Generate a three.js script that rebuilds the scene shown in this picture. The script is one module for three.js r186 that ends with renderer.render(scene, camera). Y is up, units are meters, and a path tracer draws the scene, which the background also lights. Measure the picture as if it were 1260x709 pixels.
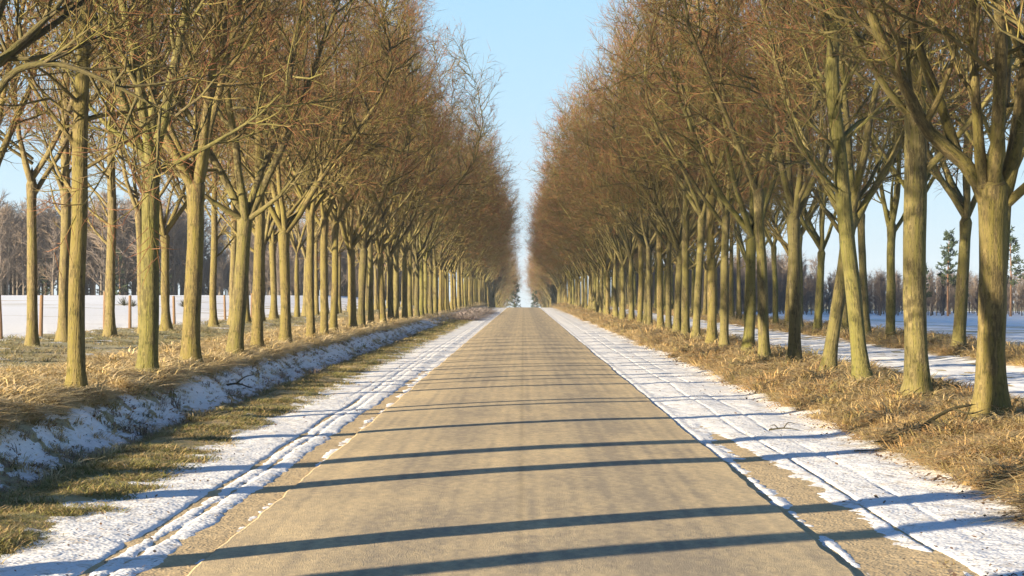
import * as THREE from 'three';
import { ImprovedNoise } from 'three/addons/math/ImprovedNoise.js';

// ---------------------------------------------------------------- camera, sky, sun, exposure
const scene = new THREE.Scene();
const EYE = 1.7;
const camera = new THREE.PerspectiveCamera(14.96, 1260 / 709, 0.1, 3000);
camera.position.set(0, EYE, 0);
camera.rotation.set(0.0028, 0.0052, 0, 'YXZ');
camera.updateMatrixWorld();

const renderer = new THREE.WebGLRenderer({ antialias: true });
renderer.toneMapping = THREE.LinearToneMapping;
renderer.toneMappingExposure = 3.3;
renderer.shadowMap.enabled = true;
scene.fog = new THREE.FogExp2(new THREE.Color().setRGB(.8, .88, 1), .00022);

function lerp(a, b, t) { return a + (b - a) * t; }
function smooth(a, b, x) { const t = Math.min(1, Math.max(0, (x - a) / (b - a))); return t * t * (3 - 2 * t); }

{ // clear winter sky: pale at the horizon, deepening blue upwards, the same all round
  const W = 64, H = 512, data = new Float32Array(W * H * 4);
  const stops = [[0, .80, .91, .96], [2.5, .66, .86, .98], [5, .55, .81, .99], [8, .46, .75, .98], [14, .26, .53, .86], [28, .1, .27, .58], [55, .042, .135, .36], [90, .027, .09, .27]];
  for (let j = 0; j < H; j++) {
    const el = Math.max(0, ((j + .5) / H - .5) * 180);
    let k = 0; while (k < stops.length - 2 && stops[k + 1][0] < el) k++;
    const a = stops[k], b = stops[k + 1], t = Math.min(1, (el - a[0]) / (b[0] - a[0]));
    for (let i = 0; i < W; i++) {
      const o = (j * W + i) * 4;
      for (let c = 0; c < 3; c++) data[o + c] = lerp(a[c + 1], b[c + 1], t) * .315;
      data[o + 3] = 1;
    }
  }
  const sky = new THREE.DataTexture(data, W, H, THREE.RGBAFormat, THREE.FloatType);
  sky.mapping = THREE.EquirectangularReflectionMapping;
  sky.magFilter = THREE.LinearFilter; sky.minFilter = THREE.LinearFilter; sky.needsUpdate = true;
  scene.background = sky; scene.environment = sky;
}

const SUN_EL = 11.6 * Math.PI / 180, SUN_SLOPE = .78;              // the shadows run right and away: 0.78 m deeper for each metre across
const sunFlat = new THREE.Vector2(-1, SUN_SLOPE).normalize();
const sunDir = new THREE.Vector3(sunFlat.x * Math.cos(SUN_EL), Math.sin(SUN_EL), sunFlat.y * Math.cos(SUN_EL));
const sun = new THREE.DirectionalLight(new THREE.Color().setRGB(1, .84, .6), 5);
sun.name = 'sun';
sun.target.position.set(0, 0, -60);
sun.position.copy(sun.target.position).addScaledVector(sunDir, 200);
sun.castShadow = true;
Object.assign(sun.shadow.camera, { left: -120, right: 120, top: 120, bottom: -120, near: 1, far: 600 });
sun.shadow.mapSize.set(4096, 4096);
scene.add(sun, sun.target);

// ---------------------------------------------------------------- helpers
function rngOf(seed) { let a = seed >>> 0; return () => { a = (a + 0x6D2B79F5) | 0; let t = Math.imul(a ^ (a >>> 15), 1 | a); t = (t + Math.imul(t ^ (t >>> 7), 61 | t)) ^ t; return ((t ^ (t >>> 14)) >>> 0) / 4294967296; }; }
const PN = new ImprovedNoise();
const n2 = (x, y, s = 0) => PN.noise(x, y, s * 7.31 + .37);
function fbm(x, y, oct = 3, s = 0) { let v = 0, a = .5, f = 1; for (let i = 0; i < oct; i++) { v += a * n2(x * f, y * f, s + i * 1.7); a *= .5; f *= 2.03; } return v; }
const toS = (c) => { c = Math.min(1, Math.max(0, c)); return Math.round(255 * (c <= .0031308 ? 12.92 * c : 1.055 * Math.pow(c, 1 / 2.4) - .055)); };
// periodic value noise for tileable textures
function tileNoise(seed, px, py) {
  const r = rngOf(seed), g = new Float32Array(px * py).map(() => r());
  return (u, v) => {
    const x = u * px, y = v * py, x0 = Math.floor(x), y0 = Math.floor(y);
    let fx = x - x0, fy = y - y0; fx = fx * fx * (3 - 2 * fx); fy = fy * fy * (3 - 2 * fy);
    const at = (i, j) => g[((j % py) + py) % py * px + ((i % px) + px) % px];
    return lerp(lerp(at(x0, y0), at(x0 + 1, y0), fx), lerp(at(x0, y0 + 1), at(x0 + 1, y0 + 1), fx), fy);
  };
}
function texture(w, h, fn, color = true) {           // fn(u, v) -> [r, g, b] linear (color) or one value 0..1
  const d = new Uint8Array(w * h * 4);
  for (let j = 0; j < h; j++) for (let i = 0; i < w; i++) {
    const c = fn((i + .5) / w, (j + .5) / h), o = (j * w + i) * 4;
    if (color) { d[o] = toS(c[0]); d[o + 1] = toS(c[1]); d[o + 2] = toS(c[2]); } else d[o] = d[o + 1] = d[o + 2] = Math.round(255 * Math.min(1, Math.max(0, c)));
    d[o + 3] = 255;
  }
  const t = new THREE.DataTexture(d, w, h);
  t.wrapS = t.wrapT = THREE.RepeatWrapping; t.magFilter = THREE.LinearFilter; t.minFilter = THREE.LinearMipmapLinearFilter; t.generateMipmaps = true; t.anisotropy = 8;
  if (color) t.colorSpace = THREE.SRGBColorSpace;
  t.needsUpdate = true;
  return t;
}
const taken = new Map();
function numbered(name) { const k = taken.get(name) ?? 0; taken.set(name, k + 1); return k ? `${name}_${String(k).padStart(3, '0')}` : name; }
function tag(o, label, category, group, kind) { o.userData = { label, category }; if (group) o.userData.group = group; if (kind) o.userData.kind = kind; return o; }
function shade(o) { o.traverse((c) => { if (c.isMesh) { c.castShadow = true; c.receiveShadow = true; } }); return o; }
function place(o) { scene.add(shade(o)); return o; }
class Buf {
  constructor() { this.p = []; this.n = []; this.c = []; this.u = []; this.i = []; }
  get count() { return this.p.length / 3; }
  vert(x, y, z, nx, ny, nz, c, u, v) { this.p.push(x, y, z); this.n.push(nx, ny, nz); this.c.push(c[0], c[1], c[2]); this.u.push(u, v); }
  geometry() {
    const g = new THREE.BufferGeometry();
    g.setAttribute('position', new THREE.Float32BufferAttribute(this.p, 3));
    g.setAttribute('normal', new THREE.Float32BufferAttribute(this.n, 3));
    g.setAttribute('color', new THREE.Float32BufferAttribute(this.c, 3));
    g.setAttribute('uv', new THREE.Float32BufferAttribute(this.u, 2));
    g.setIndex(this.i);
    return g;
  }
}
const _t = new THREE.Vector3(), _a = new THREE.Vector3(), _b = new THREE.Vector3();
// a tapered, round-sided tube along pts; a radius of 0 at the end closes to a point
function tube(buf, pts, rad, sides, colorOf, wob = 0, rng = null) {
  const n = pts.length; let dist = 0, first = -1;
  _t.subVectors(pts[1], pts[0]).normalize();
  _a.set(1, 0, 0); if (Math.abs(_t.x) > .9) _a.set(0, 0, 1);
  _a.addScaledVector(_t, -_a.dot(_t)).normalize();
  for (let k = 0; k < n; k++) {
    if (k > 0) dist += pts[k].distanceTo(pts[k - 1]);
    _t.subVectors(pts[Math.min(k + 1, n - 1)], pts[Math.max(k - 1, 0)]).normalize();
    _a.addScaledVector(_t, -_a.dot(_t)).normalize(); _b.crossVectors(_t, _a);
    const c = colorOf(k / (n - 1)), base = buf.count;
    if (k === n - 1 && rad[k] === 0) {
      buf.vert(pts[k].x, pts[k].y, pts[k].z, _t.x, _t.y, _t.z, c, 0, dist);
      for (let s = 0; s < sides; s++) { const s1 = sides > 4 ? s + 1 : (s + 1) % sides; buf.i.push(first + s, first + s1, base); }
      break;
    }
    const ring = sides > 4 ? sides + 1 : sides;
    for (let s = 0; s < ring; s++) {
      const an = s / sides * Math.PI * 2, cx = Math.cos(an), cy = Math.sin(an), r = rad[k] * (wob && s < sides ? 1 + wob * n2(cx * 1.4 + pts[0].x, cy * 1.4 + dist * 1.1, 3) : wob ? 1 + wob * n2(1.4 + pts[0].x, dist * 1.1, 3) : 1);
      const nx = _a.x * cx + _b.x * cy, ny = _a.y * cx + _b.y * cy, nz = _a.z * cx + _b.z * cy;
      buf.vert(pts[k].x + nx * r, pts[k].y + ny * r, pts[k].z + nz * r, nx, ny, nz, c, s / sides * Math.max(.1, rad[0] * 6.28), dist);
    }
    if (k > 0) for (let s = 0; s < sides; s++) { const s1 = ring > sides ? s + 1 : (s + 1) % sides; buf.i.push(first + s, first + s1, base + s, first + s1, base + s1, base + s); }
    first = base;
  }
}

// ---------------------------------------------------------------- the lie of the land (x across, d metres ahead)
const prof = [[-200, .62], [-13, .62], [-11, .56], [-8, .43], [-6.3, .38], [-5.8, .34], [-5.5, .22], [-5.08, -.06], [-4.78, -.18], [-4.55, -.1], [-4.3, .03], [-3.9, .04], [-3.3, .0], [-2.2, 0], [2.2, 0], [3.7, -.01], [4.05, .02], [4.5, .10], [5.1, .19], [5.7, .23], [6.4, .19], [7.5, .17], [9.5, .18], [11.3, .30], [12.4, .26], [15, .08], [40, -.25], [200, -.4]];
function section(x, ditch) {
  let k = 0; while (k < prof.length - 2 && prof[k + 1][0] < x) k++;
  const a = prof[k], b = prof[k + 1]; let t = (x - a[0]) / (b[0] - a[0]); t = t * t * (3 - 2 * t) * .5 + t * .5;
  let y = lerp(a[1], b[1], t);
  if (ditch < 1 && x > -5.8 && x < -3.9) y = lerp(lerp(.34, .02, smooth(-5.8, -3.9, x)), y, ditch);
  return y;
}
const crest = (d) => d > 321 ? -.47 - .0235 * (d - 321) : d > 262 ? -1.35e-4 * (d - 262) ** 2 : 0;
function groundY(x, d) {
  const wander = .12 * n2(d * .08, 3.1, 5) + .05 * n2(d * .31, 1.1, 6);
  const off = smooth(3, 4.2, Math.abs(x));                          // the road itself does not wander
  let y = section(x + wander * off, 1 - smooth(95, 125, d));
  const ax = Math.abs(x);
  if (x < -12) y += .92 * smooth(50, 210, d) * smooth(12, 26, -x);
  if (x > 13) y -= .55 * smooth(60, 230, d) * smooth(13, 30, x);
  y += crest(d) * (1 - smooth(14, 40, ax) * .9);
  const rough = smooth(2.4, 4.6, ax);
  y += rough * (.07 * fbm(x * .55, d * .3, 2, 11) + .05 * fbm(x * 2.2, d * 1.3, 2, 12)) + (.012 * n2(x * 1.5, d * .5, 13)) * smooth(2, 2.6, ax);
  return y;
}
const dLines = (a, b, s0, grow) => { const o = [a]; let s = s0; while (o[o.length - 1] < b) { o.push(Math.min(b, o[o.length - 1] + s)); s *= grow; } return o; };
function sheet(name, xs, ds, yOf, colorOf, material, keep) {
  const nx = xs.length, nd = ds.length, p = new Float32Array(nx * nd * 3), c = colorOf ? new Float32Array(nx * nd * 3) : null, uv = new Float32Array(nx * nd * 2), ok = new Uint8Array(nx * nd), idx = [];
  for (let j = 0; j < nd; j++) for (let i = 0; i < nx; i++) {
    const o = j * nx + i, x = typeof xs[i] === 'function' ? xs[i](ds[j]) : xs[i], d = ds[j];
    p[o * 3] = x; p[o * 3 + 1] = yOf(x, d, i); p[o * 3 + 2] = -d; uv[o * 2] = x; uv[o * 2 + 1] = d;
    if (c) { const k = colorOf(x, d); c[o * 3] = k[0]; c[o * 3 + 1] = k[1]; c[o * 3 + 2] = k[2]; }
    ok[o] = keep ? keep(x, d) : 1;
  }
  for (let j = 0; j < nd - 1; j++) for (let i = 0; i < nx - 1; i++) {
    const a = j * nx + i, b = a + 1, e = a + nx, f = e + 1;
    if (ok[a] || ok[b] || ok[e] || ok[f]) idx.push(a, b, e, b, f, e);
  }
  const g = new THREE.BufferGeometry();
  g.setAttribute('position', new THREE.BufferAttribute(p, 3)); g.setAttribute('uv', new THREE.BufferAttribute(uv, 2));
  if (c) g.setAttribute('color', new THREE.BufferAttribute(c, 3));
  g.setIndex(idx); g.computeVertexNormals();
  const m = new THREE.Mesh(g, material); m.name = name;
  return place(m);
}
const steps = (a, b, s) => { const n = Math.max(1, Math.round((b - a) / s)); return Array.from({ length: n + 1 }, (_, i) => a + (b - a) * i / n); };

// ---------------------------------------------------------------- materials
const tnA = tileNoise(1, 8, 8), tnB = tileNoise(2, 32, 32), tnC = tileNoise(3, 128, 128), tnD = tileNoise(4, 64, 4), tnE = tileNoise(5, 256, 256), tnF = tileNoise(6, 16, 3);
const groundDetail = texture(512, 512, (u, v) => { const k = .66 + .24 * tnB(u, v) + .28 * tnC(u, v) + .25 * tnE(u, v) + .12 * tnA(u, v); return [k * .72, k * .7, k * .67]; });
groundDetail.repeat.set(.5, .5);
const groundBump = texture(512, 512, (u, v) => .4 * tnB(u, v) + .35 * tnC(u, v) + .25 * tnE(u, v), false);
groundBump.repeat.set(.5, .5);
const groundMat = new THREE.MeshStandardMaterial({ vertexColors: true, map: groundDetail, bumpMap: groundBump, bumpScale: .012, roughness: 1 });

const snowTex = texture(512, 512, (u, v) => { const k = .85 + .08 * (tnB(u, v) - .5) + .1 * (tnC(u, v) - .5), g = tnE(u, v) > .93 ? .62 : 1; return [k * g, k * g * .995, k * g * .985]; });
snowTex.repeat.set(.4, .4);
const snowBump = texture(512, 512, (u, v) => .45 * tnB(u, v) + .4 * tnC(u, v) + .15 * tnE(u, v), false);
snowBump.repeat.set(.4, .4);
const snowMat = new THREE.MeshStandardMaterial({ map: snowTex, bumpMap: snowBump, bumpScale: .01, roughness: .75 });

const dirtySnowTex = texture(1024, 1024, (u, v) => { // road snow with sand and grit thrown into it
  const k = .85 + .1 * (tnB(u, v) - .5) + .12 * (tnC(u, v) - .5), grit = smooth(.62, .85, .5 * tnE(u, v) + .35 * tnC(u, v) + .3 * tnB(u, v) * tnA(u, v)), stain = smooth(.58, .85, .6 * tnB(u * .5, v * .5) + .4 * tnC(u * .5, v * .5)) * .5;
  const t = Math.min(1, grit * .75 + stain); return [lerp(k, .42, t), lerp(k * .995, .33, t), lerp(k * .985, .21, t)]; });
dirtySnowTex.repeat.set(.35, .35);
const dirtySnowMat = new THREE.MeshStandardMaterial({ map: dirtySnowTex, bumpMap: snowBump, bumpScale: .012, roughness: .8 });
// worn asphalt with sand and salt trodden into it; one picture is 4.4 m across and 44 m along
const roadTex = texture(1024, 2048, (u, v) => {
  const x = (u - .5) * 4.4, g = .55 * tnE(u * 1, v * 5) + .45 * tnE(u * 3.0, v * 13.0);
  const blot = tnB(u * .5, v * 2), blot2 = tnA(u, v * 3), streak = tnD(u, v * 2);
  const track = Math.exp(-(((Math.abs(x) - .82) / .3) ** 2)), edge = smooth(1.2, 2.1, Math.abs(x)), seam = Math.exp(-(((x + .02) / .03) ** 2));
  let sand = .44 + .3 * (blot - .5) + .36 * (blot2 - .5) + .5 * (streak - .5) + .5 * (tnC(u * .7, v * 3) - .5) + .26 * edge - .28 * track;
  sand = Math.min(1, Math.max(0, sand));
  const k = .78 + .44 * g;
  const c = [lerp(.31, .62, sand), lerp(.25, .472, sand), lerp(.168, .262, sand)];
  const s = 1 - .22 * seam * tnD(.3, v * 4);
  return c.map((q) => q * k * s);
});
roadTex.repeat.set(1 / 4.4, 1 / 44); roadTex.offset.set(.5, .1);
const roadBump = texture(512, 512, (u, v) => .5 * tnE(u, v) + .3 * tnC(u, v) + .2 * tnB(u, v), false);
const roadMat = new THREE.MeshStandardMaterial({ map: roadTex, bumpMap: roadBump, bumpScale: .006, roughness: .88 });

// bark: vertical grain, patches of green algae and pale lichen over grey-tan bark
const barkTex = texture(512, 512, (u, v) => {
  const grain = .6 * tnD(u, v * 3) + .4 * tnC(u, v * .5), patch = tnF(u, v) * .55 + tnB(u, v) * .45, lich = tnB(u * 2, v), pale = tnA(u, v);
  const blot = .45 * tnA(u, v) + .33 * tnB(u, v) + .22 * tnC(u, v), k = (.8 + .3 * grain) * (1 - .5 * smooth(.48, .7, blot));
  let c = [lerp(.165, .145, patch), lerp(.13, .13, patch), lerp(.058, .026, patch)];
  if (pale > .62) { const t = smooth(.62, .8, pale); c = [lerp(c[0], .2, t), lerp(c[1], .16, t), lerp(c[2], .065, t)]; }
  if (lich > .74) { const t = smooth(.74, .85, lich) * .6; c = [lerp(c[0], .07, t), lerp(c[1], .06, t), lerp(c[2], .03, t)]; }
  return c.map((q) => q * k);
});
const barkBump = texture(512, 512, (u, v) => .4 * tnD(u, v * 3) + .4 * tnC(u, v * .6) + .2 * tnE(u, v * .5), false);
for (const t of [barkTex, barkBump]) t.repeat.set(.9, .5);
const barkMat = new THREE.MeshStandardMaterial({ map: barkTex, bumpMap: barkBump, bumpScale: .012, roughness: .95, vertexColors: true });
const barkKinds = [[1, 1, 1], [1.06, 1, .92], [.92, .98, .8], [.72, .72, .76], [1.1, 1.05, 1.2]].map((c) => { const m = barkMat.clone(); m.color.setRGB(...c); return m; });
const twigMat = new THREE.MeshStandardMaterial({ roughness: .9, vertexColors: true });
const grassMat = new THREE.MeshPhysicalMaterial({ roughness: 1, vertexColors: true, side: THREE.DoubleSide, transmission: .3, thickness: 0, specularIntensity: .3 });
const woodMat = new THREE.MeshStandardMaterial({ roughness: 1, vertexColors: true });

// ---------------------------------------------------------------- the ground
const mix3 = (a, b, t) => [lerp(a[0], b[0], t), lerp(a[1], b[1], t), lerp(a[2], b[2], t)];
const SAND = [.64, .49, .28], EARTH = [.2, .14, .08], TAN = [.6, .45, .23], GREEN = [.3, .28, .1], PALE = [.48, .44, .28], LEAFY = [.20, .11, .05];
function groundColor(x, d) {
  const a = fbm(x * 1.3, d * .7, 3, 21), b = fbm(x * .35, d * .12, 2, 22);
  if (x < -12.5) return mix3(PALE, TAN, smooth(-.2, .3, a));
  if (x < -7.3) return mix3(mix3(PALE, GREEN, smooth(-.1, .35, a + b)), TAN, smooth(.05, .4, -b) * .7);
  if (x < -5.75) return mix3(TAN, EARTH, smooth(.1, .4, a) * .5);
  if (x < -4.35) return mix3(PALE, GREEN, smooth(-.1, .4, a) * .5);
  if (x < -3.2) return mix3(mix3(GREEN, TAN, smooth(-.25, .3, a + b * .5)), SAND, smooth(-3.5, -3.15, x));
  if (x < 2.5) return mix3(SAND, EARTH, smooth(.05, .45, a) * .35);
  if (x < 3.8) return mix3(SAND, GREEN, smooth(2.5, 3.6, x) * .6 + .3 * a);
  if (x < 4.5) return mix3(LEAFY, TAN, smooth(-.1, .3, a));
  if (x < 6.8) return mix3(TAN, LEAFY, smooth(0, .4, a) * .6);
  if (x < 10.2) return mix3(PALE, TAN, smooth(-.2, .3, a));
  if (x < 13.5) return mix3(TAN, LEAFY, smooth(-.1, .4, a) * .7);
  return mix3(PALE, GREEN, smooth(-.2, .3, a) * .5);
}
{
  const xs = [-420, -300, -200, -140, -100, -75, -58, -45, -36, -29, -24, -20, -17, -15, ...steps(-13.5, -7.2, .3), ...steps(-7, 7, .08), ...steps(7.3, 13.5, .3), 15, 17, 20, 24, 29, 36, 45, 58, 75, 100, 140, 200, 300, 420];
  const ds = [-60, -30, -14, -6, 0, 5, ...dLines(9, 560, .11, 1.0095), 640, 800, 1000];
  const g = sheet('ground', xs, ds, (x, d) => groundY(x, d), groundColor, groundMat);
  tag(g, 'verge, bank and meadow ground of dry tan grass, sand and earth beside the road', 'ground', null, 'structure');
}
{ // the asphalt is a slab with worn, wandering edges that stand a little proud of the sandy shoulder
  const eL = (d) => -2.0 + .05 * n2(d * .35, 2.2, 31) + .025 * n2(d * 1.9, 2.2, 32), eR = (d) => 2.0 + .05 * n2(d * .35, 8.2, 33) + .03 * n2(d * 1.9, 8.2, 34);
  const inner = steps(-.93, .93, .155).map((t) => (d) => lerp(eL(d), eR(d), .5 + t / 2));
  const xs = [(d) => eL(d) - .02, (d) => eL(d), (d) => eL(d) + .012, ...inner, (d) => eR(d) - .012, (d) => eR(d), (d) => eR(d) + .01], n = xs.length;
  const top = (x, d) => groundY(0, d) * 0 + crest(d) + .02 + .03 * (1 - (x / 2) ** 2) + .004 * n2(x * 2, d * .6, 35);
  const r = sheet('road', xs, [-60, 0, 6, ...dLines(10, 700, .1, 1.012)], (x, d, i) => i === 0 || i === n - 1 ? crest(d) - .03 : top(x, d), null, roadMat);
  tag(r, 'straight narrow asphalt road dusted with pale sand between two rows of trees', 'road', null, 'structure');
}
// snow lies as a thin sheet of uneven depth; where the depth runs out the ground comes through
function snow(name, label, xs, ds, depth, mat = snowMat) {
  const t = (x, d) => { const q = depth(x, d) * .42; return Math.max(-.012, q > .01 ? .01 + (q - .01) * .35 : q); };
  const s = sheet(name, xs, ds, (x, d) => groundY(x, d) + t(x, d), null, mat, (x, d) => depth(x, d) > -.02);
  return tag(s, label, 'snow', null, 'structure');
}
const line = (x, c, w) => Math.exp(-(((x - c) / w) ** 2));
{
  const near = dLines(10.5, 290, .045, 1.0042);
  snow('snow_shoulder', 'patchy snow with tyre lines on the left sandy road shoulder next to the grassy ditch edge', steps(-4.0, -1.9, .024), near, (x, d) => {
    const wob = .06 * n2(d * .22, 4, 41), n = fbm(x * 2.3, d * .9, 4, 42), f = fbm(x * 9, d * 5, 2, 43), far = smooth(20, 60, d);
    let t = -.024 + .09 * line(x, -2.98 + wob, .44 + .08 * far) + .055 * line(x, -2.42 + wob, .13) + .034 * line(x, -2.05 + wob * .6, .06) * smooth(-.3, .3, n2(d * .5, 9, 44)) + .07 * far * line(x, -2.4, .42);
    t -= .055 * line(x, -2.66 + wob, .035) + .05 * line(x, -2.5 + wob * 1.2, .025) + .045 * line(x, -2.84 + wob * .8, .02) * smooth(-.1, .2, n2(d * .15, 6, 45)) + .05 * line(x, -2.2 + wob, .08) * (1 - far * .7);
    t -= .03 * (1 - smooth(13, 18, d)) * smooth(-.1, .25, n2(x * 2, d * .7, 40));
    return t + .065 * n + .045 * f;
  }, dirtySnowMat);
  snow('snow_shoulder_right', 'wider snow band with wheel lines on the right road shoulder below the dry grass bank', steps(1.97, 4.5, .025), near, (x, d) => {
    const wob = .07 * n2(d * .2, 14, 46), n = fbm(x * 2.1, d * .8, 4, 47), f = fbm(x * 9, d * 5, 2, 48), far = smooth(17, 34, d);
    let t = -.024 + .1 * line(x, 3.42 + wob, .55) + .06 * line(x, 2.85 + wob, .26) + .045 * line(x, 2.09 + wob * .3, .055) + .085 * far * line(x, 2.5, .45);
    t -= .07 * line(x, 2.72 + wob, .02) + .06 * line(x, 3.12 + wob * 1.2, .018) * smooth(-.3, .1, n2(d * .2, 16, 45)) + .06 * line(x, 2.36 + wob * .5, .09) * (1 - .75 * far);
    t -= .035 * (1 - smooth(13, 20, d)) * smooth(-.15, .25, n2(x * 2, d * .7, 39)) * smooth(3.3, 2.8, x);
    return t + .07 * n + .045 * f;
  }, dirtySnowMat);
  snow('snow_ditch', 'snow lying on the shaded slope of the roadside ditch', steps(-5.95, -4.35, .04), dLines(11, 200, .06, 1.007), (x, d) => .034 * line(x, -5.25, .5) - .016 + .085 * fbm(x * 2.6, d * 1.1, 3, 51) + .03 * fbm(x * 11, d * 6, 2, 52) + .012 * smooth(28, 40, d));
  snow('snow_field', 'wide white snow field between the left tree rows and the distant wood', [...steps(-14, -11.6, .12), -15, -17, -20, -24, -29, -36, -45, -58, -75, -100, -140, -200, -300].sort((a, b) => a - b), [-20, 0, 15, ...dLines(25, 330, .3, 1.012)], (x, d) => .05 * smooth(-12.1, -13.4, x + .5 * n2(d * .3, 2, 53)) - .015 + .02 * fbm(x * 1.4, d * .7, 3, 54));
  snow('snow_meadow_patch', 'thin broken snow and frost patches on the short grass between the two left tree rows', steps(-11.8, -6.4, .09), dLines(18, 130, .09, 1.01), (x, d) => -.026 + .075 * fbm(x * .7, d * .9, 4, 55) + .02 * fbm(x * 6, d * 5, 2, 56));
  snow('snow_strip', 'snow lying between the two right rows of trees behind the dry grass bank', steps(6.1, 10.6, .08), dLines(18, 240, .09, 1.0105), (x, d) => .03 * smooth(6.2, 7.2, x + .4 * n2(d * .3, 5, 57)) * (1 - smooth(9.6, 10.5, x)) - .013 + .045 * fbm(x * 1.2, d * 1.2, 4, 58) + .018 * fbm(x * 7, d * 5, 2, 59));
  snow('snow_field_right', 'snow field beyond the right tree rows in front of the pine wood', [...steps(12.6, 15, .15), 16.5, 18.5, 21, 25, 30, 36, 45, 58, 75, 100, 140, 200, 300], [-20, 0, 15, ...dLines(25, 330, .3, 1.012)], (x, d) => .05 * smooth(12.9, 14, x + .5 * n2(d * .3, 8, 60)) - .015 + .02 * fbm(x * 1.4, d * .7, 3, 61));
}

// ---------------------------------------------------------------- the trees
const BARK = (k) => [k, k, k];
const V = (x, y, z) => new THREE.Vector3(x, y, z);
let SPREAD = 1;
const envelope = (y) => 2.85 * SPREAD * Math.sqrt(Math.max(.02, 1 - ((y - 6.9) / 7.2) ** 2));
function stem(rng, start, dir, len, n, wob, up, cx = null, cz = 0) {
  const pts = [start.clone()], d = dir.clone().normalize(), s = len / n, p = start.clone();
  for (let k = 0; k < n; k++) {
    d.x += (rng() - .5) * wob; d.y += (rng() - .5) * wob + up; d.z += (rng() - .5) * wob;
    if (cx !== null) { const ox = p.x - cx, oz = p.z - cz, over = Math.hypot(ox, oz) / envelope(p.y) - .5; if (over > 0) { d.x -= ox * over * .22; d.z -= oz * over * .22; } }
    d.normalize();
    p.addScaledVector(d, s); pts.push(p.clone());
  }
  return pts;
}
function along(pts, t, out, dirOut) {
  const f = t * (pts.length - 1), k = Math.min(pts.length - 2, Math.floor(f));
  out.lerpVectors(pts[k], pts[k + 1], f - k); dirOut.subVectors(pts[k + 1], pts[k]).normalize();
}
const _s = new THREE.Vector3();
function sideways(rng, dir, angle) {
  _s.set(rng() - .5, rng() - .5, rng() - .5); _s.addScaledVector(dir, -_s.dot(dir)).normalize();
  return V(0, 0, 0).addScaledVector(dir, Math.cos(angle)).addScaledVector(_s, Math.sin(angle));
}
const TWIG = [[.13, .088, .032], [.125, .096, .028], [.12, .1, .025], [.14, .082, .035]], SHOOT = [[.21, .082, .037], [.17, .074, .034], [.22, .1, .04]], BRANCH = [[.18, .15, .034], [.175, .138, .039], [.158, .14, .028]];
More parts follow.
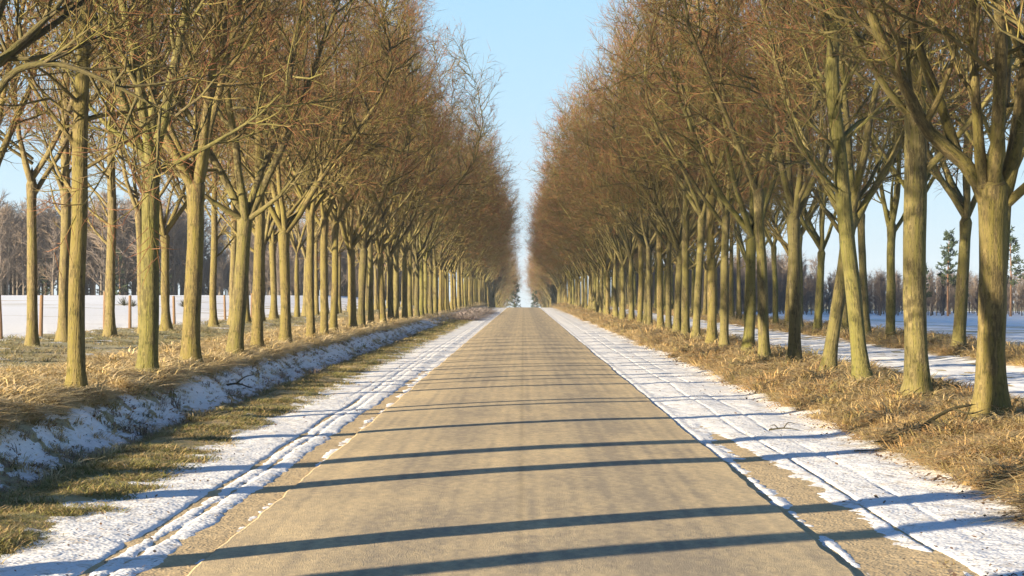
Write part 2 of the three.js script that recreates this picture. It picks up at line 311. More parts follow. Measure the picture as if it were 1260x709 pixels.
// o: height, fork, radius, lean [x, z], leader, limbs (list of [azimuth, tilt, length]), lod 0 near 1 far
function buildTree(seed, o) {
  SPREAD = o.spread ?? 1;
  const rng = rngOf(seed), far = o.lod === 1, H = o.height ?? 13.8, F = o.fork ?? 3.2, R = (o.radius ?? .19) * .9, lean = o.lean ?? [0, 0];
  const root = new THREE.Group(), tw = new Buf();
  const add = (name, buf, mat) => { const m = new THREE.Mesh(buf.geometry(), mat); m.name = name; root.add(m); return m; };
  const pos = V(0, 0, 0), dir = V(0, 1, 0);
  // trunk with a root flare; with a leader it runs on into the crown
  const top = o.leader ? H * .96 : F + .35, tn = far ? 6 : o.leader ? 26 : 14, tp = [], tr = [];
  for (let k = 0; k <= tn; k++) {
    const t = k / tn, y = -.3 + (top + .3) * (t * .6 + .4 * t * t), q = y / F;
    tp.push(V(lean[0] * Math.min(q, 1.25) + .05 * n2(y * .5, seed, 71), y, lean[1] * Math.min(q, 1.25) + .05 * n2(y * .5, seed, 72)));
    let r = R * (y < F ? 1 - .13 * Math.max(0, q) : .87 * Math.pow(Math.max(0, 1 - (y - F) / (top - F + .001)), .8));
    if (!o.leader) r = R * (1 - .16 * Math.max(0, q)) * (1 + .22 * smooth(F - .5, F, y)) * (y > F + .1 ? .55 : 1);
    r *= 1 + .75 * Math.exp(-Math.max(0, y) / .24);
    tr.push(k === tn ? 0 : Math.max(.012, r));
  }
  const tb = new Buf(); tube(tb, tp, tr, far ? 7 : 14, () => BARK(1), .22); add('trunk', tb, barkMat);
  // twigs
  const twig = (p, d, len, r, young) => {
    const set = young ? SHOOT : TWIG, c = set[Math.floor(rng() * set.length)], k = .8 + rng() * .45, cc = [c[0] * k, c[1] * k, c[2] * k];
    if (far) { const e = p.clone().addScaledVector(d, len); tube(tw, [p, e], [r, 0], 3, () => cc); return; }
    tube(tw, stem(rng, p, d, len, 2, .45, .05), [r, r * .8, 0], 3, () => cc);
  };
  const small = (p, d, len, r, young = false) => {                        // third order: carries the twigs
    const c = BRANCH[Math.floor(rng() * BRANCH.length)], c2 = TWIG[Math.floor(rng() * TWIG.length)], n = far ? 2 : 3;
    const pts = stem(rng, p, d, len, n, .32, .07);
    tube(tw, pts, pts.map((_, k) => k === n ? 0 : r * (1 - .6 * k / n)), 3, (t) => mix3(c, c2, far ? .35 + .65 * t : t));
    const m = far ? Math.max(2, Math.round(len * (young ? 6.2 : 4))) : Math.max(2, Math.round(len * (young ? 11 : 6))), q = V(0, 0, 0), e = V(0, 0, 0);
    for (let k = 0; k < m; k++) { along(pts, .15 + .85 * (k + rng()) / m, q, e); twig(q, sideways(rng, e, .45 + rng() * .6), (.18 + rng() * .34) * (far ? 1.35 : 1), far ? .008 : .0036 + rng() * .0014, young); }
  };
  const branch = (buf, p, d, len, r, up = .05) => {        // second order
    const n = Math.max(3, Math.round(len * (far ? 1.6 : 3))), pts = stem(rng, p, d, len, n, .46, up);
    const k1 = .75 + rng() * .35;
    tube(buf, pts, pts.map((_, k) => k === n ? 0 : r * (1 - .8 * k / n) + .002), far ? 3 : 5, () => BARK(k1));
    const m = Math.max(3, Math.round(len * (far ? 3.4 : 5.2))), q = V(0, 0, 0), e = V(0, 0, 0);
    for (let k = 0; k < m; k++) { const t = .12 + .86 * (k + rng()) / m; along(pts, t, q, e); small(q, sideways(rng, e, .55 + rng() * .55), (.35 + rng() * .6) * (1.1 - .35 * t), (far ? .014 : .0112) * (1.1 - .45 * t), t > .7 || rng() < .12); }
    along(pts, 1, q, e); small(q, e, .5, .008, true);
  };
  const bare = (pts, t0, len0, r0, count, buf) => {
    const q = V(0, 0, 0), e = V(0, 0, 0);
    for (let k = 0; k < count; k++) {
      const t = t0 + (.985 - t0) * Math.pow((k + rng()) / count, far ? .66 : .78); along(pts, t, q, e);
      const room = envelope(q.y) * 1.15 - Math.hypot(q.x - lean[0], q.z - lean[1]);
      const len = Math.max((far ? 1.15 : .9) + .6 * rng(), Math.min(len0 * (.55 + .7 * rng()) * (1.12 - .45 * t), .6 + Math.max(0, room)));
      branch(buf, q.clone(), sideways(rng, e, .6 + rng() * .6), len, Math.max(.017, r0 * (1 - .72 * t) * (.36 + .24 * rng())), .09);
    }
  };
  let limbs = o.limbs;
  if (!limbs) {
    const n = o.leader ? 7 : (far ? 6 : 4) + Math.floor(rng() * 2), a0 = rng() * 6.28; limbs = [];
    for (let k = 0; k < n; k++) limbs.push([a0 + k * 6.283 / n + (rng() - .5) * .6, o.leader ? .75 + rng() * .4 : (.34 + rng() * .32) * (.5 + .5 * SPREAD), (o.leader ? 3.3 : (H - F) * 1.02) * (far ? .7 + .24 * rng() : .78 + .24 * rng())]);
    if (!o.leader) for (let k = 0; k < 2; k++) limbs.push([rng() * 6.28, .85 + rng() * .25, 2.8 + rng() * 1.1, F + .1 + rng() * .4]);
  }
  limbs.forEach(([az, tilt, len, at], k) => {
    const y = at ?? (o.leader ? lerp(F, H * .62, k / limbs.length) : F - .35 + .45 * rng()), q = Math.min(y / F, 1.25), steep = tilt < .8;
    const p = V(lean[0] * q, y, lean[1] * q), d = V(Math.sin(tilt) * Math.cos(az), Math.cos(tilt), Math.sin(tilt) * Math.sin(az));
    const n = far ? 6 : Math.max(6, Math.round(len * 1.7)), b = new Buf(), pts = stem(rng, p, d, len, n, .24, steep ? .06 : .1, lean[0], lean[1]);
    const r0 = R * (steep ? .42 + .14 * rng() : .27 + .1 * rng()) * (o.leader ? .66 : 1), sh = .85 + rng() * .25;
    tube(b, pts, pts.map((_, j) => j === n ? 0 : r0 * Math.pow(1 - j / n, 1.15) + .005), far ? 5 : 8, () => BARK(sh), .12);
    bare(pts, .14, (steep ? 2.3 : 1.5) * SPREAD, r0, Math.round(len * (far ? 3.0 : steep ? 2.8 : 2.7)), b);
    add('limb', b, barkMat);
  });
  if (o.leader) { const b = new Buf(); bare(tp, F / H, 2.3, R * .8, Math.round((H - F) * 3.1), b); add('branches', b, barkMat); }
  for (const path of o.extra ?? []) {
    const b = new Buf(), r0 = path[0], pts = new THREE.CatmullRomCurve3(path.slice(1).map((q) => V(...q))).getPoints(18);
    tube(b, pts, pts.map((_, j) => j === 18 ? 0 : r0 * Math.pow(1 - j / 18, .8) + .006), 9, () => BARK(.85), .14); bare(pts, .25, r0 > .06 ? 2.2 : 1.2, r0, r0 > .06 ? 17 : 10, b); add('limb', b, barkMat);
  }
  add('crown', tw, twigMat);
  return root;
}
const stats = { trees: 0 };
function plant(proto, name, label, group, x, d, turn, scale, stretch = 1) {
  const t = proto.parent ? proto.clone() : proto;
  const bk = barkKinds[x < -9 ? (d % 2 < 1 ? 4 : 1) : Math.floor(Math.abs(d * 7.3)) % 4]; t.traverse((c) => { if (c.isMesh && c.material !== twigMat) c.material = bk; });
  t.name = numbered(name); t.position.set(x, groundY(x, d) - .04, -d); t.rotation.set((n2(d, x, 95)) * .05, turn, (n2(d, x, 96)) * .05); t.scale.set(scale, scale * stretch, scale);
  tag(t, label, 'tree', group); stats.trees++;
  return place(t);
}
{
  const pick = rngOf(77), jit = (s) => (pick() - .5) * 2 * s;
  const nearProto = [buildTree(101, { fork: 3.5, radius: .15 }), buildTree(102, { fork: 3.8, radius: .138, lean: [.16, .06] }), buildTree(103, { fork: 3.3, radius: .145, leader: true }), buildTree(104, { fork: 3.1, radius: .165, height: 13, lean: [-.1, .12] }), buildTree(105, { fork: 3.6, radius: .13, height: 14.4 })];
  const stout = [buildTree(121, { fork: 4.4, radius: .3, height: 14 })];
  const midProto = [buildTree(131, { lod: 1, fork: 3.4, radius: .145, spread: 1.12 }), buildTree(132, { lod: 1, fork: 3.2, radius: .15, spread: 1.15, height: 14.5 }), buildTree(133, { lod: 1, fork: 3.6, radius: .13, spread: 1.1, leader: true })];
  const farProto = [buildTree(201, { lod: 1, fork: 3.3, radius: .15, spread: 1.3 }), buildTree(202, { lod: 1, fork: 3.2, radius: .145, height: 15, spread: 1.26 }), buildTree(203, { lod: 1, fork: 3.5, radius: .14, leader: true, spread: 1.3 }), buildTree(204, { lod: 1, fork: 3.2, radius: .155, height: 14.4, spread: 1.34 })];
  // trees that the photograph shows well enough to tell apart: [name, label, x, d, options]
  const PI = Math.PI;
  const special = [
    ['left', 'tree beside the slender straight one, its dark low branch arching out over the meadow', -6.02, 23.5, { fork: 3.3, radius: .21, extra: [[.048, [0, 2.9, 0], [.42, 3.42, .1], [.72, 3.74, .15], [1.14, 3.8, .2], [1.55, 3.66, .25], [2.05, 3.4, .3], [2.7, 3.05, .3]]] }],
    ['left', 'slender straight tree on the ditch bank with a single upright stem and few low branches', -6, 29.3, { fork: 3.9, radius: .132, leader: true, lean: [.12, 0], limbs: [[.1, 1.1, 2.6, 3.05], [2.9, 1.1, 2, 3.7], [4.4, 1, 2.2, 4.4], [1, .9, 2.6, 5], [5.6, .8, 2.6, 5.8], [3, .8, 2.4, 6.4], [2, .8, 2.2, 7.2]] }],
    ['left', 'ditch bank tree with a thick mossy trunk and a dark leader above its low fork', -6, 34.9, { fork: 3.55, radius: .178, lean: [.1, 0], limbs: [[.3, .2, 9.6], [2.9, .42, 8.4], [4.7, .5, 8.6], [1.4, .55, 8.4], [0, 1.15, 3], [3.2, 1.15, 2.6]] }],
    ['left', 'smooth yellowish tree on the ditch bank with a trunk that widens towards its fork', -6, 39.6, { fork: 3.4, radius: .192, lean: [.14, 0] }],
    ['left', 'ditch bank tree leaning towards the road with a strong forked crown', -6, 45.5, { fork: 3.0, radius: .185, lean: [.3, 0], limbs: [[.1, .55, 9.8], [3.1, .45, 9.4], [1.7, .3, 10], [4.9, .5, 9], [.6, 1.1, 3], [2.6, 1.1, 2.6]] }],
    ['right', 'stoutest tree on the dry grass bank, with a split streaked trunk forking into a V', 5.4, 25.4, { fork: 2.75, radius: .205, lean: [-.03, 0], limbs: [[1.6, .45, 8.8], [4.8, .5, 8.8], [.2, .9, 4]], extra: [[.1, [.02, 2.3, 0], [-.28, 2.95, 0], [-.8, 3.4, .05], [-1.1, 3.95, .05], [-1.5, 4.8, 0], [-1.8, 6.2, -.1], [-1.9, 8.2, 0], [-1.7, 10.5, .1]], [.105, [0, 2.3, 0], [.2, 3.1, 0], [.3, 3.9, 0], [.36, 4.9, .05], [.34, 7, .1], [.2, 9.5, 0], [.3, 12.4, 0]], [.066, [-.42, 3.05, 0], [-.62, 3.7, -.1], [-.95, 4.6, -.15], [-1.1, 6, -.2], [-1, 8.4, -.3], [-.8, 11, -.2]], [.074, [-.15, 2.75, .05], [-.24, 3.5, .1], [-.32, 4.7, .1], [-.3, 7, .2], [-.4, 11.5, .3]]] }],
    ['right', 'tall straight tree with a bright yellow-green trunk on the dry grass bank', 5.4, 30.2, { fork: 4.5, radius: .19, leader: true, lean: [-.06, 0], limbs: [[.4, .75, 4.4, 3.1], [3.2, .7, 4.2, 3.9], [1.8, .8, 3.4, 4.6], [4.8, .8, 3.4, 5.1], [2.6, .7, 3.2, 6], [.5, .7, 3, 6.6], [5.4, .7, 2.8, 7.3]] }],
    ['right', 'slim tree on the grass bank leaning back across its crooked neighbour', 5.4, 34.9, { fork: 3.9, radius: .15, leader: true, lean: [-.34, 0] }],
    ['right', 'slim tree on the grass bank leaning forward so that its trunk crosses its neighbour', 5.4, 39.0, { fork: 2.9, radius: .145, lean: [.4, 0] }],
    ['right', 'straight dark-barked tree standing next to the crossing pair on the grass bank', 5.4, 43.8, { fork: 3.0, radius: .15, lean: [-.06, 0] }],
  ];
  special.forEach(([side, label, x, d, o], k) => plant(buildTree(300 + k, o), 'avenue_tree', label, side === 'left' ? 'roadside tree row on the ditch bank' : 'roadside tree row on the dry grass bank', x, d, 0, 1));
  const row = (label, group, x0, list) => list.forEach((d) => {
    const proto = x0 < 0 && d < 17 ? stout : d < 105 ? nearProto : d < (x0 < 0 ? 128 : 150) || Math.abs(x0) > 8 ? midProto : farProto, p = proto[Math.floor(pick() * proto.length)], thick = 1;
    plant(p, 'avenue_tree', label, group, x0 + jit(.13) + (x0 < 0 && x0 > -8 ? .5 * smooth(70, 170, d) : 0), d, pick() * 6.28, (.95 + pick() * .12) * thick * (1 + .1 * smooth(180, 330, d)), .95 + pick() * .1);
  });
  const series = (a, b, s) => { const o = []; for (let d = a; d < b; d += s) o.push(d + jit(.35)); return o; };
  row('bare olive-barked avenue tree in the row on the bank behind the roadside ditch', 'roadside tree row on the ditch bank', -6, [1, 6, 11, 16, ...series(50.7, 335, 5.1), ...series(340, 600, 11)]);
  row('bare olive-barked avenue tree in the row on the dry grass bank beside the snowy shoulder', 'roadside tree row on the dry grass bank', 5.4, [20.4, ...series(48.8, 335, 4.88), ...series(340, 600, 11)]);
  row('bare pale-barked tree in the back row along the left snow field', 'back tree row along the left snow field', -11, [-4.6, 5.2, 15, 24.3, 34, 38.6, 43.5, 48.4, 52.8, 58, 62.6, 67.6, ...series(72.4, 318, 5)]);
  row('bare tree in the back row along the right snow field', 'back tree row along the right snow field', 10.8, [45.1, 49.7, 54.9, 60, 65, ...series(69.8, 312, 5)]);
}

// ---------------------------------------------------------------- the woods beyond the fields
function bareWoodTree(seed, h, spread, cols) {
  const rng = rngOf(seed), b = new Buf(), c = cols[0];
  const trunk = stem(rng, V(0, -.3, 0), V(0, 1, 0), h * .95, 6, .06, .02);
  tube(b, trunk, trunk.map((_, k) => k === 6 ? 0 : .14 * (1 - k / 7)), 5, () => c);
  const q = V(0, 0, 0), e = V(0, 0, 0), q2 = V(0, 0, 0), e2 = V(0, 0, 0);
  for (let k = 0; k < 34; k++) {
    const t = .12 + .87 * (k + rng()) / 34; along(trunk, t, q, e);
    const br = stem(rng, q, sideways(rng, e, .5 + rng() * .5), spread * (.6 + .7 * rng()) * (1.15 - .7 * t), 3, .3, .1), col = cols[1 + Math.floor(rng() * (cols.length - 1))];
    tube(b, br, [.045, .035, .022, 0], 3, () => col);
    for (let j = 0; j < 11; j++) { along(br, .15 + .85 * rng(), q2, e2); const l = .5 + rng() * .8, dd = sideways(rng, e2, .4 + rng() * .6); tube(b, [q2.clone(), q2.clone().addScaledVector(dd, l)], [.028, 0], 3, () => col); }
  }
  return b.geometry();
}
function coniferParts(seed, h, rad, bareTo, dense = 1) {      // trunk and needle crown of a pine or spruce
  const rng = rngOf(seed), tb = new Buf(), cb = new Buf();
  const trunk = stem(rng, V(0, -.3, 0), V(0, 1, 0), h, 7, .05, .03);
  tube(tb, trunk, trunk.map((_, k) => k === 7 ? 0 : .17 * (1 - k / 8)), 6, (t) => mix3([.14, .085, .05], [.2, .1, .05], t));
  const q = V(0, 0, 0), e = V(0, 0, 0), q2 = V(0, 0, 0), e2 = V(0, 0, 0), greens = [[.028, .045, .02], [.04, .058, .022], [.03, .05, .028]];
  const n = Math.round(h * 6 * dense);
  for (let k = 0; k < n; k++) {
    const t = lerp(bareTo, .99, (k + rng()) / n); along(trunk, t, q, e);
    const az = rng() * 6.28, len = rad * (1.05 - .85 * (t - bareTo) / (1 - bareTo)) * (.6 + .5 * rng());
    const br = stem(rng, q, V(Math.cos(az), .15, Math.sin(az)), Math.max(.25, len), 3, .2, .05);
    tube(tb, br, [.03, .022, .014, 0], 3, () => [.12, .08, .045]);
    for (let j = 0; j < 13; j++) {
      along(br, .2 + .8 * rng(), q2, e2); const c = greens[Math.floor(rng() * 3)];
      const dd = sideways(rng, e2, .4 + rng() * .7), l = .3 + rng() * .4; dd.y += .15;
      tube(cb, [q2.clone(), q2.clone().addScaledVector(dd, l * .5), q2.clone().addScaledVector(dd, l)], [.02, .075, 0], 3, () => c);
    }
  }
  return [tb.geometry(), cb.geometry()];
}
function instanced(name, geo, mat, spots, label, category) {   // spots: [x, y, z, turn, scale, stretch, colour?]
  const m = new THREE.InstancedMesh(geo, mat, spots.length), o = new THREE.Object3D(), col = new THREE.Color();
  spots.forEach((s, k) => {
    o.position.set(s[0], s[1], s[2]); o.rotation.set(s[7] ?? 0, s[3], s[8] ?? 0, 'YXZ'); o.scale.set(s[4], s[4] * s[5], s[4]); o.updateMatrix(); m.setMatrixAt(k, o.matrix);
    if (s[6]) m.setColorAt(k, col.setRGB(...s[6]));
  });
  m.name = name; tag(m, label, category, null, 'stuff');
  return place(m);
}
{
  const rng = rngOf(501), cols = [[.13, .11, .09], [.15, .12, .10], [.13, .105, .09], [.16, .12, .085]];
  const wA = bareWoodTree(511, 9, 2.3, cols), wB = bareWoodTree(512, 8, 2.0, cols), [ct, cc] = coniferParts(513, 7.5, 1.5, .05);
  const spots = (n, x0, x1, d0, d1, s0, s1) => Array.from({ length: n }, () => { const x = lerp(x0, x1, rng()), d = lerp(d0, d1, rng()), k = .8 + rng() * .45; return [x, groundY(x, d), -d, rng() * 6.28, lerp(s0, s1, rng()), 1, [k, k, k]]; });
  instanced('distant_wood', wA, woodMat, [...spots(720, -135, -40, 246, 300, .95, 1.35), ...spots(160, -40, -26, 250, 300, .3, .6), ...spots(300, -48, -18, 335, 390, 1.0, 1.4)], 'distant bare brown wood across the left snow field', 'wood');
  const cs = spots(100, -135, -38, 243, 300, .4, .85);
  instanced('distant_conifer_crowns', cc, woodMat, cs, 'dark young conifers at the edge of the distant wood across the left snow field', 'wood');
  instanced('distant_conifer_trunks', ct, woodMat, cs, 'thin trunks of the young conifers in the distant wood across the left snow field', 'wood');
  instanced('distant_wood_right', wB, woodMat, [...spots(700, 16, 130, 250, 310, .44, .7), ...spots(260, 16, 45, 330, 390, .8, 1.15)], 'distant bare purplish wood beyond the right snow field', 'wood');
  const [pt, pc] = coniferParts(520, 11, 2.1, .35, .9);
  const pine = (label, x, d, s) => { const g = new THREE.Group(); for (const [nm, ge] of [['trunk', pt], ['crown', pc]]) { const m = new THREE.Mesh(ge, woodMat); m.name = nm; g.add(m); } g.name = numbered('pine_tree'); g.position.set(x, groundY(x, d), -d); g.rotation.y = rng() * 6; g.scale.setScalar(s); tag(g, label, 'pine', 'pines standing above the far wood'); place(g); };
  for (const [px, s] of [[1166, .9], [1243, .92], [1136, .55], [1182, .5]]) { const d = 246 + rng() * 4; pine('dark pine rising above the purplish wood beyond the right snow field', (px - 644) / 2700 * d, d, s); }
  for (const [x, d, s] of [[-2.0, 500, 1.0], [2.5, 470, .7]]) { pine('small dark conifer where the road drops out of sight between the rows', x, d, s); scene.children[scene.children.length - 1].userData.group = 'conifers at the end of the road'; scene.children[scene.children.length - 1].position.y = crest(d) - 1; }
}

// ---------------------------------------------------------------- grass, weeds and leaves
function tuft(seed, blades, h, spread, lean, width, droop) {
  const rng = rngOf(seed), b = new Buf();
  for (let k = 0; k < blades; k++) {
    const az = rng() * 6.28, r = Math.sqrt(rng()) * spread, hh = h * (.5 + .7 * rng()), le = lean * (.3 + rng()), w = width * (.7 + .6 * rng()), x = Math.cos(az * 3.1) * r, z = Math.sin(az * 3.1) * r, cx = Math.cos(az), cz = Math.sin(az);
    const t = .75 + rng() * .5, c = [t, t * (.94 + rng() * .08), t * (.85 + rng() * .2)], sx = -cz * w, sz = cx * w;
    const P = (f, s) => { const ff = f * f; return [x + cx * le * hh * (f * .35 + ff * .85) + sx * s, hh * (f - droop * ff * f * .9), z + cz * le * hh * (f * .35 + ff * .85) + sz * s]; };
    const base = b.count, N = (f) => { const tx = le * (.35 + 1.7 * f), ty = 1 - 2.7 * droop * f * f, q = Math.hypot(tx, ty) || 1; return [-cx * ty / q, tx / q, -cz * ty / q]; };
    for (const [f, s] of [[0, -.5], [0, .5], [.5, -.42], [.5, .42], [.82, -.28], [.82, .28], [1, 0]]) { const q = P(f, s); b.vert(q[0], q[1] - .02, q[2], ...N(f), c, 0, f); }
    b.i.push(base, base + 1, base + 2, base + 1, base + 3, base + 2, base + 2, base + 3, base + 4, base + 3, base + 5, base + 4, base + 4, base + 5, base + 6);
  }
  return b.geometry();
}
{
  const rng = rngOf(601);
  const long = [tuft(611, 20, .22, .09, 1.2, .009, .6), tuft(612, 24, .17, .13, 1.8, .010, .75)], short = [tuft(613, 14, .075, .1, 1.1, .007, .3), tuft(614, 14, .06, .11, 1.6, .008, .4)];
  const pal = { tan: [[.72, .56, .28], [.78, .62, .34], [.64, .48, .21], [.68, .55, .32]], rust: [[.56, .4, .18], [.62, .46, .22], [.46, .29, .12], [.54, .41, .18], [.38, .31, .12]], green: [[.25, .24, .07], [.31, .27, .09], [.42, .32, .14], [.19, .2, .055], [.48, .36, .18]], meadow: [[.36, .31, .17], [.24, .23, .095], [.42, .33, .17], [.3, .28, .15]], frost: [[.36, .28, .25], [.44, .37, .34], [.32, .25, .19]] };
  // fill a strip with tufts: dense close by, sparser and larger further off
  const scatter = (n, x0, x1, d0, d1, colors, s0, s1, ok, bias = 1.7) => {
    const out = [];
    for (let k = 0; k < n; k++) {
      const d = d0 * Math.pow(d1 / d0, Math.pow(rng(), bias > 0 ? bias : 1)), x = lerp(x0, x1, rng());
      if (ok && !ok(x, d, rng())) continue;
      const c = colors[Math.floor(rng() * colors.length)], q = (.8 + rng() * .4) * .88, s = lerp(s0, s1, rng()) * (.62 + 1.0 * smooth(-.25, .3, fbm(x * 1.7, d * 1.2, 2, 91))) * (1 + .006 * Math.max(0, d - 25));
      out.push([x, groundY(x, d) - .01, -d, rng() * 6.28, s, .8 + rng() * .4, c.map((v) => v * q), (rng() - .5) * .3, (rng() - .5) * .3]);
    }
    return out;
  };
  const clump = (x, d, s, k = 1.1) => fbm(x * k, d * k * .8, 2, s);
  const two = (name, geos, spots, label) => { const h = spots.length >> 1; instanced(name, geos[0], grassMat, spots.slice(0, h), label, 'grass'); instanced(name + '_sprawling', geos[1], grassMat, spots.slice(h), label + ', lower sprawling tufts', 'grass'); };
  two('dry_grass', long, scatter(56000, -7.9, -5.68, 14, 290, pal.tan, .7, 1.15, (x, d, r) => r < .45 + 1.2 * clump(x, d, 81) + .5 * smooth(-5.5, -5.9, x) - .6 * smooth(-6.9, -7.9, x)), 'pale straw-coloured dry grass under the trees on the ditch bank');
  two('bank_grass', long, scatter(42000, 4.0, 6.7, 15, 290, pal.rust, .65, 1.25, (x, d, r) => r < .55 + 1.4 * clump(x, d, 82) - .5 * smooth(4.3, 3.9, x)), 'rusty tan dry grass on the bank under the right roadside trees');
  two('verge_grass', short, scatter(42000, -4.45, -3.15, 11, 200, pal.green, .6, 1.1, (x, d, r) => r < .6 + 1.5 * clump(x, d, 83, 1.5) - .7 * smooth(-3.5, -3.1, x)), 'short green and brown grass on the verge between the ditch and the snowy shoulder');
  two('ditch_grass', long, scatter(13000, -5.8, -4.35, 12, 160, [...pal.green, ...pal.frost, ...pal.tan, [.12, .085, .05]], .35, .8, (x, d, r) => r < .16 + 1.8 * Math.max(0, clump(x, d, 84, 1.8)) + .35 * smooth(-4.6, -4.4, x) + .25 * smooth(-5.45, -5.7, x)), 'dark weeds poking through the snow in the roadside ditch');
  two('meadow_grass', short, scatter(30000, -12.6, -6.4, 20, 150, pal.meadow, .8, 1.4, (x, d, r) => r < .45 + 1.3 * clump(x, d, 85, .8)), 'short pale meadow grass between the two left tree rows');
  two('field_edge_grass', long, scatter(16000, 10.4, 13.2, 38, 230, pal.rust, .8, 1.5, (x, d, r) => r < .5 + 1.4 * clump(x, d, 86, .8)), 'brown rough grass along the edge of the right snow field');
  two('frosted_weeds', long, scatter(4500, -4.5, -3.1, 138, 205, pal.frost, .9, 1.4, (x, d, r) => r < .5 + 1.4 * clump(x, d, 87, .7) && x < -3.2 + .5 * n2(d * .1, 3, 88), 1), 'greyish frosted weeds piled along the left verge far up the road');
  two('shoulder_grass', short, scatter(5000, 2.5, 4.2, 12, 120, [...pal.green, ...pal.rust], .35, .8, (x, d, r) => r < -.1 + 1.3 * Math.max(0, clump(x, d, 89, 1.5)) + .6 * smooth(3.8, 4.1, x)), 'thin grass blades poking through the snow of the right shoulder');
  const feet = [];
  scene.children.forEach((t) => {
    if (!t.name.startsWith('avenue_tree') || -t.position.z > 95 || -t.position.z < 14 || Math.abs(t.position.x) > 8) return;
    for (let k = 0; k < 34; k++) { const a = rng() * 6.28, r = .17 + rng() * .33, x = t.position.x + Math.cos(a) * r, d = -t.position.z + Math.sin(a) * r, set = x < 0 ? pal.tan : pal.rust, c = set[Math.floor(rng() * set.length)], q = .7 + rng() * .35; feet.push([x, groundY(x, d) - .01, -d, rng() * 6.28, .7 + rng() * .5, .9 + rng() * .4, c.map((v) => v * q), (rng() - .5) * .3, (rng() - .5) * .3]); }
  });
  instanced('trunk_foot_grass', long[0], grassMat, feet, 'dry grass tufts growing close round the feet of the roadside tree trunks', 'grass');
  // fallen leaves: small curled blades lying on the snow and grass
  const lb = new Buf();
  for (const [x, z, h] of [[-.5, 0, .02], [0, -.3, .1], [0, .3, .16], [.5, 0, .22]]) lb.vert(x * .048, h * .1, z * .048, 0, 1, 0, [1, 1, 1], 0, 0);
  lb.i.push(0, 2, 1, 1, 2, 3);
  const leaf = lb.geometry(), lc = [[.22, .10, .04], [.30, .15, .06], [.16, .08, .04], [.34, .2, .09]];
  const leaves = [...scatter(9000, 3.6, 5.6, 14, 90, lc, .5, 1.1, (x, d, r) => r < .9 * line(x, 4.15, .35) + .25), ...scatter(900, 2.3, 3.9, 13, 80, lc, .35, .8, (x, d, r) => r < .5 + clump(x, d, 90)), ...scatter(500, -3.9, -2.3, 12, 70, lc, .35, .8, null), ...scatter(4500, -6.4, -4.4, 14, 80, lc, .6, 1.2, null)];
  for (const s of leaves) s[1] += .03;
  instanced('fallen_leaves', leaf, grassMat, leaves, 'brown fallen leaves scattered on the bank foot and snowy shoulders', 'leaves');
}

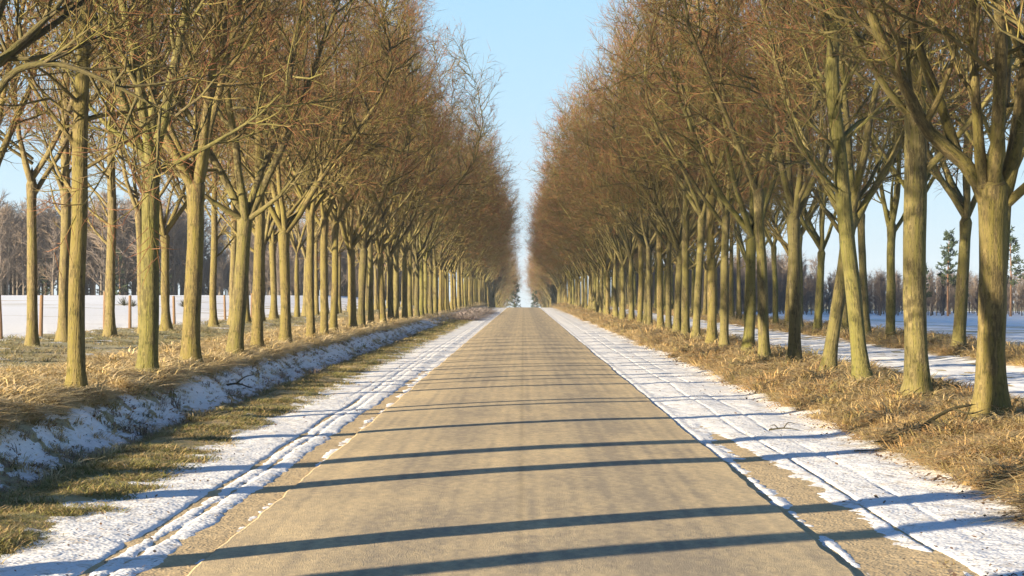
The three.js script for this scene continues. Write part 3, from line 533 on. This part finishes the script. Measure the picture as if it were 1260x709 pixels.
// ---------------------------------------------------------------- fallen branches, fence posts, shrubs
{
  const rng = rngOf(701);
  const deadwood = (name, label, x, d, paths) => {
    const g = new THREE.Group(); g.name = numbered(name); g.position.set(x, groundY(x, d), -d); g.scale.setScalar(name === 'twig' ? .6 : .78);
    paths.forEach((p, k) => { const b = new Buf(), pts = new THREE.CatmullRomCurve3(p.slice(1).map((q) => V(...q))).getPoints(10); tube(b, pts, pts.map((_, j) => j === 10 ? 0 : p[0] * (1 - .65 * j / 10)), 7, () => BARK(.3), .2); const m = new THREE.Mesh(b.geometry(), barkMat); m.name = k ? 'side_branch' : 'stem'; g.add(m); });
    tag(g, label, 'branch', name === 'twig' ? 'twigs lying on the right shoulder' : null); place(g);
  };
  deadwood('fallen_branch', 'dark crooked dead branch lying across the dry grass bank onto the snow', 4.22, 24.0, [[.045, [-.28, .06, .15], [0, .12, .05], [.3, .34, 0], [.62, .5, -.1], [.98, .56, -.2]], [.028, [.3, .34, 0], [.5, .26, .1], [.7, .3, .12], [.86, .58, .05]], [.026, [0, .12, .05], [-.25, .06, .1], [-.55, .06, .2]], [.02, [.62, .5, -.1], [.85, .44, 0], [1.05, .5, .05]]]);
  deadwood('twig', 'small dark forked twig lying on the snow of the right shoulder', 3.22, 27.2, [[.02, [-.3, .05, 0], [0, .09, .05], [.35, .05, .1]], [.013, [0, .09, .05], [.1, .2, 0], [.28, .16, -.1]], [.012, [-.1, .07, 0], [-.2, .16, .1], [-.3, .14, .2]]]);
  deadwood('twig', 'thin brown twig half buried in snow near the grass bank foot', 3.75, 23.5, [[.012, [-.35, .05, 0], [0, .06, .1], [.4, .06, .1]], [.009, [0, .06, .1], [.15, .1, .2], [.3, .08, .3]]]);
  deadwood('fallen_branch', 'short dead branch lying in the dry grass on the ditch bank', -5.1, 39, [[.03, [-.4, .12, 0], [0, .2, .1], [.4, .1, .3]], [.02, [0, .2, .1], [.2, .35, 0], [.4, .4, -.1]]]);
  const postMat = new THREE.MeshStandardMaterial({ color: new THREE.Color().setRGB(.2, .125, .07), map: barkTex.clone(), bumpMap: barkBump, bumpScale: .02, roughness: 1, vertexColors: true });
  postMat.map = null;
  for (let k = 0; k < 13; k++) {
    const d = 47.6 + k * 4.4 + (rng() - .5) * .3, x = -12.45 + (rng() - .5) * .1, h = 1.02 + rng() * .12, b = new Buf(), l = (rng() - .5) * .14;
    tube(b, [V(0, -.3, 0), V(l * .3, .3, 0), V(l * .8, h * .8, .02), V(l, h, .02), V(l + .01, h + .025, .02)], [.055, .055, .052, .048, 0], 8, (t) => BARK(.8 + .3 * t), .2);
    const m = new THREE.Mesh(b.geometry(), postMat); m.name = numbered('fence_post'); m.position.set(x, groundY(x, d), -d);
    tag(m, 'weathered wooden fence post at the edge of the left snow field', 'fence post', 'fence posts along the left snow field'); place(m);
  }
  for (const [px, d, s] of [[152, 128, .5], [163, 126, .38], [225, 131, .4], [430, 140, .5]]) {
    const g = new THREE.Group(), b = new Buf(), q = V(0, 0, 0), x = (px - 644) / 2700 * d;
    for (let k = 0; k < 70; k++) { const az = rng() * 6.28, ti = rng() * 1.2; tube(b, stem(rng, q, V(Math.sin(ti) * Math.cos(az), Math.cos(ti), Math.sin(ti) * Math.sin(az)), .9 + rng() * .5, 3, .4, .02), [.02, .018, .012, 0], 3, () => [.05, .05, .03]); }
    const m = new THREE.Mesh(b.geometry(), woodMat); m.name = numbered('shrub'); m.position.set(x, groundY(x, d), -d); m.scale.setScalar(s);
    tag(m, 'small dark shrub standing alone in the left snow field', 'shrub', 'shrubs in the left snow field'); place(m);
  }
}
let tris = 0; const seen = new Set();
scene.traverse((o) => { if (o.isMesh && !seen.has(o.geometry)) { seen.add(o.geometry); tris += o.geometry.index.count / 3; } });
console.log('trees', stats.trees, 'unique triangles', Math.round(tris));
renderer.render(scene, camera);
